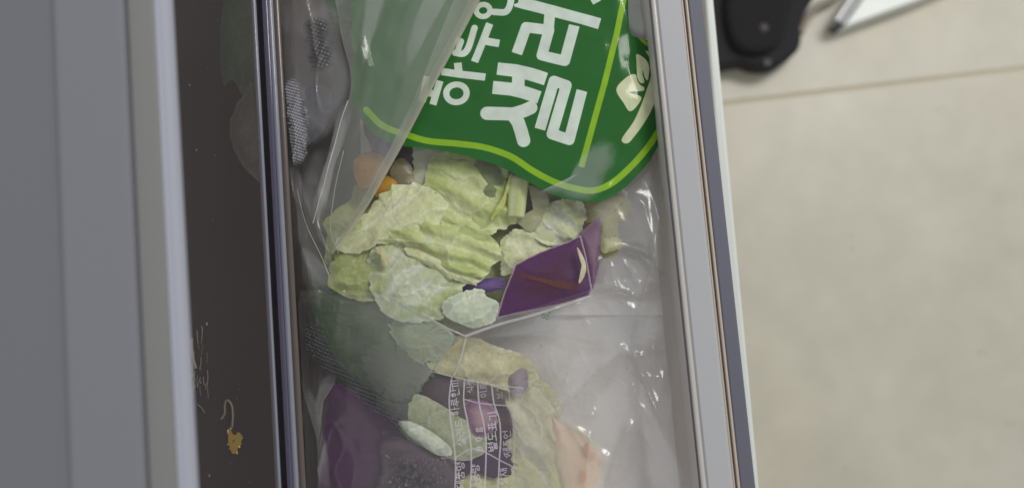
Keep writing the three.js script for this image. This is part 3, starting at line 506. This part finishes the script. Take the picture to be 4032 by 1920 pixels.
leaf('lettuce_leaf', 'small cream folded lettuce chip on the whitish leaf', L, [[1470, 985], [1505, 975], [1525, 1015], [1520, 1045], [1500, 1040], [1490, 1000]], { y: 0.5765, col: [S(226, 222, 184), S(212, 208, 160)], ruffle: 1, low: 0.0006 });
leaf('lettuce_leaf', 'pale green lettuce piece tucked above the purple cabbage', L, [[1990, 930], [2080, 910], [2140, 960], [2180, 990], [2130, 1030], [2040, 1060], [1985, 1080], [1975, 1000]], { y: 0.566, col: [G.pale, G.mid], pleat: [420, 0.0008], ruffle: 4, dir: 0.2 });
leaf('lettuce_leaf', 'pale crinkled lettuce piece below the label tip', L, [[2090, 870], [2180, 800], [2270, 780], [2300, 850], [2270, 930], [2200, 960], [2120, 940]], { y: 0.5665, col: [G.white, G.mid], pleat: [500, 0.0009], ruffle: 4, dir: 0.8 });
leaf('lettuce_leaf', 'olive green lettuce piece behind the core chunk', L, [[1850, 620], [1960, 640], [2060, 700], [2120, 780], [2060, 900], [1960, 880], [1900, 760]], { y: 0.5625, col: [S(130, 140, 80), S(98, 112, 60)], ruffle: 4, mat: leafThin });
leaf('lettuce_leaf', 'thin glassy lettuce piece with a bright rim under the label edge', L, [[1880, 640], [1950, 650], [1975, 700], [1960, 740], [1920, 780], [1870, 720]], { y: 0.5715, col: [S(150, 165, 120), S(140, 158, 110)], edge: G.white, ruffle: 3, mat: leafThin });
leaf('lettuce_leaf', 'yellowish limp lettuce piece right of the label tip', L, [[2290, 800], [2400, 760], [2480, 800], [2470, 850], [2430, 900], [2420, 1000], [2370, 1000], [2350, 880], [2280, 880]], { y: 0.561, col: [S(214, 206, 150), S(210, 200, 120)], ruffle: 5, mat: leafThin });
leaf('lettuce_leaf', 'small lime green lettuce nub right of the purple cabbage', L, [[2370, 950], [2410, 935], [2445, 945], [2445, 975], [2400, 990], [2372, 990]], { y: 0.5655, col: [G.mid, G.yellow], ruffle: 2 });
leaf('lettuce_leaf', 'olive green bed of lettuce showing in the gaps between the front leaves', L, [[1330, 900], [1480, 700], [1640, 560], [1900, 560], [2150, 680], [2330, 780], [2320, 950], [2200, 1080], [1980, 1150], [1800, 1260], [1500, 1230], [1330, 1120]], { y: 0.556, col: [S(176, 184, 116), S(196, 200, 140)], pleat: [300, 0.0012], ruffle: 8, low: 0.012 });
// the core chunk
{
  const t = thing('lettuce_core', 'cut pale lettuce core chunk with a square end below the label', L, IN);
  const p0 = P(2042, 690, 0.57), p1 = P(2030, 850, 0.57); t.position.copy(p0);
  const prof = [[0.0002, 0]]; for (let k = 0; k <= 10; k++) prof.push([0.0056 - 0.0009 * (k / 10), 0.0006 + 0.021 * k / 10]); prof.push([0.0049, 0.0226], [0.004, 0.0229], [0.0001, 0.0227]);
  const g = new THREE.LatheGeometry(prof.map(([a, b]) => new THREE.Vector2(a, b)), 28); const q = g.attributes.position, cl = [];
  for (let k = 0; k < q.count; k++) { const a = Math.atan2(q.getZ(k), q.getX(k)), f = 1 + 0.07 * Math.cos(a * 5) + 0.04 * N(a * 3, q.getY(k) * 200); q.setX(k, q.getX(k) * f); q.setZ(k, q.getZ(k) * f * 0.8); const w = q.getY(k) > 0.0222 ? S(206, 206, 160) : S(214, 220, 168).lerp(S(184, 200, 120), 0.5 + 0.5 * Math.cos(a * 5)); cl.push(w.r, w.g, w.b); }
  g.setAttribute('color', new THREE.Float32BufferAttribute(cl, 3)); g.computeVertexNormals();
  const m = part('stem', g, phy({ name: 'lettuce core', vertexColors: true, roughness: 0.5, bumpMap: fineTex, bumpScale: 0.0003 }), t);
  m.quaternion.setFromUnitVectors(new THREE.Vector3(0, 1, 0), p1.clone().sub(p0).normalize()); m.position.y = -0.0015;
}
leaf('lettuce_shred', 'thin curved yellow lettuce shred left of the core chunk', L, [[2010, 690], [2020, 700], [1995, 770], [1985, 810], [1950, 850], [1935, 862], [1945, 830], [1985, 760]], { y: 0.5735, col: [G.yellow, S(196, 204, 110)], ruffle: 1, dome: 0.001 });
leaf('onion_slice', 'translucent curved onion slice right of the core chunk', 'onion', [[2080, 730], [2150, 760], [2165, 800], [2140, 860], [2090, 912], [2040, 880], [2020, 870], [2085, 850], [2095, 780]], { y: 0.5685, t: 0.002, col: [S(196, 198, 150), S(206, 208, 166)], ruffle: 1, mat: onionMat });
leaf('onion_slice', 'cloudy half disc onion slice at the lower end of the milky flap', 'onion', [[1545, 640], [1580, 620], [1610, 640], [1628, 680], [1620, 735], [1590, 745], [1540, 700]], { y: 0.5685, t: 0.002, col: [S(150, 140, 100), S(176, 168, 130)], ruffle: 1, mat: onionMat });
leaf('corn_piece', 'orange yellow vegetable piece peeping out beneath the milky flap', 'vegetable', [[1470, 760], [1500, 700], [1560, 695], [1600, 715], [1560, 750], [1505, 780]], { y: 0.5665, t: 0.004, col: [G.corn, S(190, 140, 40)], ruffle: 1, mat: cabMat });
leaf('corn_piece', 'blurred pale orange vegetable piece under the milky flap', 'vegetable', [[1390, 640], [1430, 600], [1500, 610], [1530, 660], [1480, 720], [1420, 740]], { y: 0.5685, t: 0.003, col: [S(168, 122, 56), S(150, 110, 64)], ruffle: 1, mat: cabMat });
leaf('cabbage_piece', 'dark purple cabbage piece hidden below the label curve', K, [[1540, 570], [1620, 570], [1650, 590], [1640, 650], [1600, 660], [1550, 640]], { y: 0.563, col: [G.purpleD, S(44, 24, 44)], ruffle: 2, mat: cabMat });
leaf('cabbage_piece', 'small violet cabbage piece seen through the milky flap', K, [[1430, 480], [1500, 500], [1560, 560], [1560, 610], [1490, 640], [1450, 560]], { y: 0.5665, col: [S(104, 66, 130), S(92, 56, 116)], ruffle: 2, mat: cabMat });
// red cabbage, the most striking pieces
leaf('cabbage_piece', 'large five sided purple cabbage piece with pale cut edges', K, [[1955, 1252], [1985, 1150], [2030, 1040], [2130, 990], [2245, 948], [2287, 925], [2310, 1010], [2332, 1140], [2322, 1163], [2200, 1200], [2060, 1228]], { y: 0.5745, t: 0.002, col: [S(74, 16, 58), S(80, 22, 92)], edge: G.edge, sharp: true, ruffle: 0.5, dome: 0.0025, mat: cabMat, low: 0.0012, rough: 0.0004 });
leaf('cabbage_piece', 'dusky mauve upright flap of cabbage behind the large purple piece', K, [[2285, 915], [2330, 875], [2366, 850], [2366, 960], [2358, 1050], [2335, 1140], [2318, 1060]], { y: 0.571, t: 0.0016, col: [S(150, 122, 140), S(112, 74, 108)], edge: S(90, 60, 90), sharp: true, ruffle: 0.5, mat: cabMat, rough: 0.0004 });
leaf('cabbage_sliver', 'curved white sliver lying on the large purple cabbage piece', K, [[2273, 973], [2292, 1000], [2308, 1045], [2304, 1080], [2282, 1116], [2279, 1105], [2292, 1070], [2293, 1040], [2280, 1010]], { y: 0.5785, raw: 1, t: 0.001, col: [S(226, 222, 196), S(222, 216, 186)], ruffle: 0.4, dome: 0.0006, low: 0.0003, rough: 0.0001 });
leaf('cabbage_piece', 'bluish purple cabbage scrap between the lettuce and the large purple piece', K, [[1815, 1165], [1835, 1115], [1900, 1095], [1990, 1100], [1985, 1130], [1930, 1150], [1870, 1150]], { y: 0.568, col: [S(112, 84, 150), S(84, 54, 118)], ruffle: 2, mat: cabMat });
leaf('cabbage_rib', 'mint white cabbage rib piece left of the large purple piece', K, [[1742, 1200], [1780, 1165], [1850, 1140], [1905, 1140], [1915, 1165], [1960, 1190], [1950, 1260], [1870, 1290], [1800, 1270], [1750, 1240]], { y: 0.5745, t: 0.003, col: [G.white, S(206, 220, 202)], pleat: [380, 0.0007], dir: -0.3, ruffle: 2, dome: 0.003, low: 0.001 });
// lower bag
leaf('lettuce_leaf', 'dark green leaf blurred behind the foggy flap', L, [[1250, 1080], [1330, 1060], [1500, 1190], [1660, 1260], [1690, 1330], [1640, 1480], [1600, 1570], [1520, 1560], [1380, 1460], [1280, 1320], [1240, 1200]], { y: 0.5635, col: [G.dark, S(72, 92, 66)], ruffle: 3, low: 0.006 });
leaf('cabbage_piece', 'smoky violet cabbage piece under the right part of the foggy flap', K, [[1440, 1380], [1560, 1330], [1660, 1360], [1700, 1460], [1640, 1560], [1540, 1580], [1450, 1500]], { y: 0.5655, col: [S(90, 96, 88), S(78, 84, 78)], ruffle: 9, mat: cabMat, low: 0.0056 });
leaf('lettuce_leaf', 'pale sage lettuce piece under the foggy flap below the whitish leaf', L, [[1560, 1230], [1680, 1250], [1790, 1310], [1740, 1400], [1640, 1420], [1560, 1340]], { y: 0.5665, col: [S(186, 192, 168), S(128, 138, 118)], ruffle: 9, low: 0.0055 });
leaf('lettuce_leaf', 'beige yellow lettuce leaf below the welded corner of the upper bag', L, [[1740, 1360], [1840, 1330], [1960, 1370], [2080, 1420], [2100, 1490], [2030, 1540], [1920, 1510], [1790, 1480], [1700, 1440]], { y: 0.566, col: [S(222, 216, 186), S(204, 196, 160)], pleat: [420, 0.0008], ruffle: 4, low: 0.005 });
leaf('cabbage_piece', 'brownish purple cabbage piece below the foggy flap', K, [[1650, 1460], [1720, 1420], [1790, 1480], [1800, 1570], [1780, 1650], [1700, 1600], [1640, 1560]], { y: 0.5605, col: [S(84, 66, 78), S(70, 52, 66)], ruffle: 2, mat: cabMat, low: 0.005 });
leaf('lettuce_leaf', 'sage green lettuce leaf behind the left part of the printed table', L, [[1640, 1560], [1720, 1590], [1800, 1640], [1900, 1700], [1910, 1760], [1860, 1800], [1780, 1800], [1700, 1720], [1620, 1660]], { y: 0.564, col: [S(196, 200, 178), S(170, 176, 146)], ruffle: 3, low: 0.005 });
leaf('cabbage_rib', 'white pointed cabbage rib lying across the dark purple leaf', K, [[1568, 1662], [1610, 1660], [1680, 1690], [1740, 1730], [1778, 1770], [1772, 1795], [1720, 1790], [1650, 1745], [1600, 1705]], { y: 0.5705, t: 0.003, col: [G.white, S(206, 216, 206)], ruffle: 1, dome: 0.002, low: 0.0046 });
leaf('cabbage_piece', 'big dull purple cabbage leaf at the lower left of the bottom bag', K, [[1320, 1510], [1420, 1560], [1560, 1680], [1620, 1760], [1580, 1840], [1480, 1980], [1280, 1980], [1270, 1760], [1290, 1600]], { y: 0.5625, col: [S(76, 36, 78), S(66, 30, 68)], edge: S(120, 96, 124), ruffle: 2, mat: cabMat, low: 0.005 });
const wet = leaf('cabbage_piece', 'dark wet purple cabbage leaf beaded with droplets at the bottom edge', K, [[1490, 1730], [1570, 1720], [1700, 1780], [1790, 1830], [1800, 1990], [1430, 1990], [1500, 1860]], { y: 0.567, col: [S(48, 32, 44), S(104, 84, 98)], ruffle: 4, mat: cabMat, rough: 0.0022, low: 0.005 });
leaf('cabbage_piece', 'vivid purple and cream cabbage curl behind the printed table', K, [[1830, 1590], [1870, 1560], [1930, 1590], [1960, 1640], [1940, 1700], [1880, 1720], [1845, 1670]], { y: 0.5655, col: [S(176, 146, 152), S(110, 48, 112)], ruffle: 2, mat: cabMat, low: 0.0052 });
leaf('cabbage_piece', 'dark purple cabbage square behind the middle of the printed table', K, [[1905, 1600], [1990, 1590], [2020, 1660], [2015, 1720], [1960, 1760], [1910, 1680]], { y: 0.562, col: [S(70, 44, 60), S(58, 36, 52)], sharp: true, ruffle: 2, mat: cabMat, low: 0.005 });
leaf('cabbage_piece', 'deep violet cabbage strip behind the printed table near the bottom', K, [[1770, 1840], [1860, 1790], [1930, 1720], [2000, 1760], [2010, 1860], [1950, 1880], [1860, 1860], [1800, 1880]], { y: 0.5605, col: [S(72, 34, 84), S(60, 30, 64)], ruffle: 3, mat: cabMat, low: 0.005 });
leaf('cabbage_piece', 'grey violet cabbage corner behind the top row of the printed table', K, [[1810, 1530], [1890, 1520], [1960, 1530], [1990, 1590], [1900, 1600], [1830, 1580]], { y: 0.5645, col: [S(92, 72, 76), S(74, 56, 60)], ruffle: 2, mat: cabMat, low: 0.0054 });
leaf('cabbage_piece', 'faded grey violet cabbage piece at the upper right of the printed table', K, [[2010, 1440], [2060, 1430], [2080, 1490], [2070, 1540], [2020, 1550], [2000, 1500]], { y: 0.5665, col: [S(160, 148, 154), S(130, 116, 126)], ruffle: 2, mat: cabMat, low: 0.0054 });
leaf('lettuce_leaf', 'pale beige lettuce leaf right of the printed table', L, [[1960, 1540], [2060, 1520], [2150, 1560], [2180, 1660], [2200, 1780], [2150, 1830], [2040, 1820], [1980, 1760], [1990, 1640]], { y: 0.5585, col: [S(224, 218, 192), S(206, 200, 166)], pleat: [420, 0.0009], ruffle: 4, dir: 1.2, low: 0.005 });
leaf('lettuce_leaf', 'yellow green lettuce leaf at the bottom edge right of the printed table', L, [[1800, 1880], [1900, 1860], [2000, 1830], [2100, 1790], [2180, 1800], [2220, 1900], [2230, 1990], [1800, 1990]], { y: 0.557, col: [S(226, 222, 192), S(216, 212, 150)], pleat: [460, 0.001], ruffle: 4, dir: 1.3, low: 0.005 });
leaf('lettuce_leaf', 'pale lettuce piece between the printed table and the carrot', L, [[2030, 1500], [2100, 1490], [2180, 1540], [2200, 1640], [2160, 1640], [2090, 1570]], { y: 0.5565, col: [S(210, 206, 176), S(200, 196, 158)], ruffle: 3, low: 0.006 });
const carrotMat = phy({ name: 'carrot', vertexColors: true, roughness: 0.5, bumpMap: fineTex, bumpScale: 0.0004 });
const carrot = leaf('carrot_piece', 'pale orange carrot wedge showing through the cloudy film near the bottom edge', 'carrot', [[2172, 1640], [2215, 1668], [2300, 1730], [2368, 1790], [2352, 1880], [2335, 1990], [2238, 1990], [2205, 1830]], { y: 0.560, t: 0.006, col: [S(222, 170, 146), S(214, 182, 166)], ruffle: 1, sharp: true, dome: 0.003, mat: carrotMat, low: 0.008 });
for (const [x, y, rr] of [[2312, 1768, 0.0028], [2330, 1795, 0.002], [2295, 1875, 0.0026]]) { const q = P(x, y, 0.5625); part('orange_spot', new THREE.SphereGeometry(rr, 14, 8).scale(0.7, 0.25, 1.3).translate(q.x - carrot.position.x, q.y - carrot.position.y, q.z - carrot.position.z), phy({ name: 'deep orange', color: S(214, 112, 64), roughness: 0.5 }), carrot); }
// droplets on the wet leaf: a part of it
{
  const gs = []; for (let k = 0; k < 420; k++) { const q = P(1500 + rnd() * 270, 1800 + rnd() * 180); q.y = filmY(q.x, q.z) - 0.0046; const r = 0.0002 + 0.0006 * rnd() ** 2; gs.push(new THREE.SphereGeometry(r, 8, 6).scale(1, 0.6, 1.3).translate(q.x - wet.position.x, q.y - wet.position.y, q.z - wet.position.z)); }
  const m = part('droplets', mergeGeometries(gs), phy({ name: 'water', color: S(235, 235, 240), roughness: 0.05, transmission: 1, thickness: 0.001, ior: 1.33 }), wet); m.userData.kind = 'stuff';
}
for (const [host, x0, y0, x1, y1, n] of [[bag, 1350, 700, 2500, 1200, 30], [bag2, 1500, 1300, 2550, 1900, 26]]) {
  const gs = []; for (let k = 0; k < n; k++) { const q = onFilm(lerp(x0, x1, rnd()), lerp(y0, y1, rnd()), host === bag ? -0.0006 : -0.0042), rr = 0.0003 + 0.0007 * rnd() ** 3; gs.push(new THREE.SphereGeometry(rr, 8, 6).scale(1, 0.6, 1.2).translate(q.x, q.y, q.z)); }
  part('droplets', mergeGeometries(gs), phy({ name: 'water drop', color: S(240, 240, 244), roughness: 0.04, transmission: 1, thickness: 0.001, ior: 1.33 }), host).userData.kind = 'stuff';
}
// leaves of the upper bag that reach under the clear plate
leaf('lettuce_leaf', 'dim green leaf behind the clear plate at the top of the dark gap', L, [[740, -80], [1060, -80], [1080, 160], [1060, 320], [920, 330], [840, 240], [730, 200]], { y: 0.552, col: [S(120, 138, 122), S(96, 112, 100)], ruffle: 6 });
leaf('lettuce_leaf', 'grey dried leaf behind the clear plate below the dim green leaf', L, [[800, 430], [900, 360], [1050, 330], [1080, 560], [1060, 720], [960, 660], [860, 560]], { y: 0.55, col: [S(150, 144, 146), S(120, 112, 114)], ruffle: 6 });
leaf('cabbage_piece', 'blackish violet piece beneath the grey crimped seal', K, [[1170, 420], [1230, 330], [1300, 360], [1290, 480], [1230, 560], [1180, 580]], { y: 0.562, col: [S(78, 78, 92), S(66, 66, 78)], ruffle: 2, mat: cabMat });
leaf('lettuce_leaf', 'deep green leaf under the milky film at the top left of the upper bag', L, [[1310, -100], [1480, -100], [1460, 60], [1420, 200], [1340, 120], [1290, 40]], { y: 0.565, col: [S(74, 110, 70), S(66, 96, 62)], ruffle: 4 });

// ---------------------------------------------------------------- white cup between the bag and the rim
{
  const t = thing('white_container', 'white rounded container squeezed between the label and the rim at the top', 'container'); const c = P(2530, 30, 0.566); t.position.set(c.x, 0.5, c.z);
  const prof = []; for (let k = 0; k <= 12; k++) { const a = k / 12 * Math.PI / 2; prof.push([0.0105 + 0.0045 * Math.cos(a), 0.062 + 0.0045 * Math.sin(a)]); }
  part('body', new THREE.LatheGeometry([[0.001, 0], [0.014, 0.001], [0.015, 0.02], ...prof, [0.006, 0.0655], [0.0001, 0.064]].map(([a, b]) => new THREE.Vector2(a, b)), 40).scale(0.9, 1, 1.2), phy({ name: 'white plastic', color: S(222, 224, 224), roughness: 0.35 }), t);
}

// ---------------------------------------------------------------- dirt and painted glints on the clear plate
{
  const yp = 0.6036, sh = (pts, h, mat, name, label) => { const c0 = P(pts[0][0], pts[0][1], yp), s = new THREE.Shape(curve(pts, 60, true).map(([a, b], i) => { const w = 4 * (N(i * 0.7, pts.length) + N(i * 1.7, 3)); const q = P(a + w, b + w, yp); return new THREE.Vector2(q.x - c0.x, -(q.z - c0.z)); })); const g = new THREE.ExtrudeGeometry(s, { depth: h, bevelEnabled: false }); g.rotateX(-Math.PI / 2); const m = part(name, g, mat, scene); m.position.copy(c0); return tag(m, label, 'scrap'); };
  const scrapMat = phy({ name: 'yellowed paper', color: S(150, 126, 66), roughness: 0.8, bumpMap: fineTex, bumpScale: 0.0004 });
  const m = sh([[905, 1684], [914, 1706], [926, 1712], [938, 1702], [950, 1716], [947, 1740], [938, 1756], [930, 1782], [916, 1786], [904, 1764], [897, 1726]], 0.0003, scrapMat, 'paper_scrap', 'torn yellow scrap of paper stuck on the clear plate');
  const hole = new THREE.SphereGeometry(0.0005, 10, 6).scale(1, 0.3, 1.4).translate(0.0016, 0.0003, 0.0062); part('dark_spot', hole, M.well, m);
  const fray = []; const ring = curve([[905, 1684], [914, 1706], [926, 1712], [938, 1702], [950, 1716], [947, 1740], [938, 1756], [930, 1782], [916, 1786], [904, 1764], [897, 1726]], 70, true);
  for (const [a, b] of ring) { if (rnd() < 0.7) continue; const q = P(a + 8 * (rnd() - 0.5), b + 8 * (rnd() - 0.5), yp).sub(m.position); fray.push(new THREE.SphereGeometry(0.0002 + 0.0004 * rnd() ** 2, 6, 4).scale(1, 0.4, 1.2).translate(q.x, q.y, q.z)); }
  part('frayed_edge', mergeGeometries(fray), phy({ name: 'frayed paper', color: S(206, 196, 160), roughness: 0.9 }), m);
  const glue = phy({ name: 'dried residue', color: S(150, 140, 122), roughness: 0.5, transmission: 0.35 });
  const drip = new THREE.CatmullRomCurve3([[868, 1650], [882, 1630], [884, 1590], [892, 1575], [908, 1590], [915, 1630], [912, 1680]].map(([a, b]) => P(a, b, yp)));
  tag(part('residue_streak', new THREE.TubeGeometry(drip, 60, 0.0005, 6), glue, scene), 'dried hooked streak of residue above the yellow scrap', 'residue');
  const sm = []; const streak = (x0, y0, x1, y1, r) => { const a = P(x0, y0, yp), b = P(x1, y1, yp), mid = P((x0 + x1) / 2 + 8 * (rnd() - 0.5), (y0 + y1) / 2, yp); sm.push(new THREE.TubeGeometry(new THREE.CatmullRomCurve3([a, mid, b]), 10, r, 5)); };
  for (let k = 0; k < 30; k++) { const y = 1270 + rnd() ** 0.8 * 250, x = 745 + rnd() ** 2 * 70 + (y - 1300) * 0.06; streak(x, y, x + 14 * (rnd() - 0.6), y + 20 + 40 * rnd(), 0.00008 + 0.00014 * rnd()); }
  streak(752, 1330, 756, 1400, 0.0008); streak(757, 1390, 770, 1450, 0.0007); streak(775, 1590, 805, 1625, 0.0002);
  for (let k = 0; k < 30; k++) { const q = P(745 + rnd() * 260, 40 + rnd() * 1860, yp); sm.push(new THREE.SphereGeometry(0.0001 + 0.00016 * rnd(), 5, 4).scale(1, 0.5, 1.5).translate(q.x, q.y, q.z)); }
  for (const [x, y, r] of [[745, 335, 0.0005], [772, 590, 0.0005], [812, 1275, 0.0007], [822, 1872, 0.0006]]) { const q = P(x, y, yp); sm.push(new THREE.SphereGeometry(r, 8, 5).scale(0.8, 0.3, 1.3).translate(q.x, q.y, q.z)); }  // the upper of these specks are painted glints
  const s = part('smear_and_glints', mergeGeometries(sm.map((g) => { g.deleteAttribute('uv'); return g.index ? g.toNonIndexed() : g; })), phy({ name: 'whitish smear and painted glints', color: S(140, 130, 116), roughness: 0.6 }), scene); tag(s, 'whitish dried smear, specks and painted glints on the clear plate beside the shelf', 'residue'); s.userData.kind = 'stuff';
}

// ---------------------------------------------------------------- things standing on the floor
{
  const t = thing('black_stand', 'black plastic stand foot with chamfered corner on the floor at the top', 'stand'); const y = 0.05, c = P(2990, 120, y); t.position.set(c.x, 0, c.z);
  const sh = (pts, yy) => new THREE.Shape(curve(pts, 80, true).map(([a, b]) => { const q = P(a, b, yy); return new THREE.Vector2(q.x - c.x, -(q.z - c.z)); }));
  const ex = (pts, y0, y1, r) => { const g = new THREE.ExtrudeGeometry(sh(pts, y1), { depth: y1 - y0 - 2 * r, bevelEnabled: true, bevelSize: r, bevelThickness: r, bevelOffset: -r, bevelSegments: 4 }); g.rotateX(-Math.PI / 2); g.translate(0, y0 + r, 0); return g; };
  part('base', ex([[2760, 240], [2832, 262], [2880, 254], [2930, 246], [2965, 260], [3045, 264], [3080, 248], [3150, 190], [3162, 150], [3156, 90], [3180, 40], [3220, -60], [2780, -60]], 0.004, 0.036, 0.008), M.black, t);
  part('upper_body', ex([[2900, 170], [3000, 200], [3080, 160], [3110, 60], [3120, -60], [2880, -60]], 0.034, 0.052, 0.008), phy({ name: 'matt black plastic', color: new THREE.Color(0.02, 0.02, 0.022), roughness: 0.9, specularIntensity: 0.4 }), t);
  const k = P(3035, 232, 0.05); part('highlight_patch', new RoundedBoxGeometry(0.009, 0.004, 0.008, 3, 0.0015).translate(k.x - c.x, 0.037, k.z - c.z), phy({ name: 'grey stud', color: S(84, 88, 88), roughness: 0.7 }), t);  // added block paints the small grey highlight on the black base
  const b = P(3032, 82, 0.075); part('knob', new THREE.SphereGeometry(0.006, 16, 10).scale(1, 0.5, 1).translate(b.x - c.x, 0.052, b.z - c.z), phy({ name: 'dark knob', color: S(72, 64, 66), roughness: 0.5 }), t);
  const s = tag(part('bent_strip', new THREE.TubeGeometry(new THREE.CatmullRomCurve3([[3150, 130], [3180, 70], [3215, 30], [3290, -10], [3340, -60]].map(([a, d], i) => P(a, d, 0.012))), 40, 0.0048, 10), phy({ name: 'grey brown rubber', color: S(150, 140, 128), roughness: 0.6 }), scene), 'grey brown bent strip beside the black stand', 'strip');
  const w = thing('white_board', 'white board with dark grey metal edge lying at the top right of the black stand', 'board');
  const wy = 0.03, pt = P(3320, 105, wy); w.position.set(pt.x, 0, pt.z);
  const quad = (pts, y0, y1, r) => { const s2 = new THREE.Shape(pts.map(([a, d]) => { const q = P(a, d, y1); return new THREE.Vector2(q.x - pt.x, -(q.z - pt.z)); })); const g = new THREE.ExtrudeGeometry(s2, { depth: y1 - y0 - 2 * r, bevelEnabled: true, bevelSize: r, bevelThickness: r, bevelOffset: -r, bevelSegments: 3 }); g.rotateX(-Math.PI / 2); g.translate(0, y0 + r, 0); return g; };
  part('panel', quad([[3322, 105], [3640, -10], [3800, -80], [3450, -80]], 0.002, wy, 0.002), M.white, w);
  part('edge_strip', quad([[3305, 85], [3322, 98], [3440, -70], [3415, -80]], 0.002, wy + 0.004, 0.001), phy({ name: 'dark metal edge', color: S(96, 98, 100), roughness: 0.35, metalness: 0.6 }), w);
  part('edge_strip', quad([[3290, 74], [3303, 84], [3412, -80], [3395, -80]], 0.002, wy + 0.002, 0.001), phy({ name: 'light metal edge', color: S(170, 172, 172), roughness: 0.35, metalness: 0.3 }), w, 'light metal edge strip');
}

renderer.render(scene, camera);
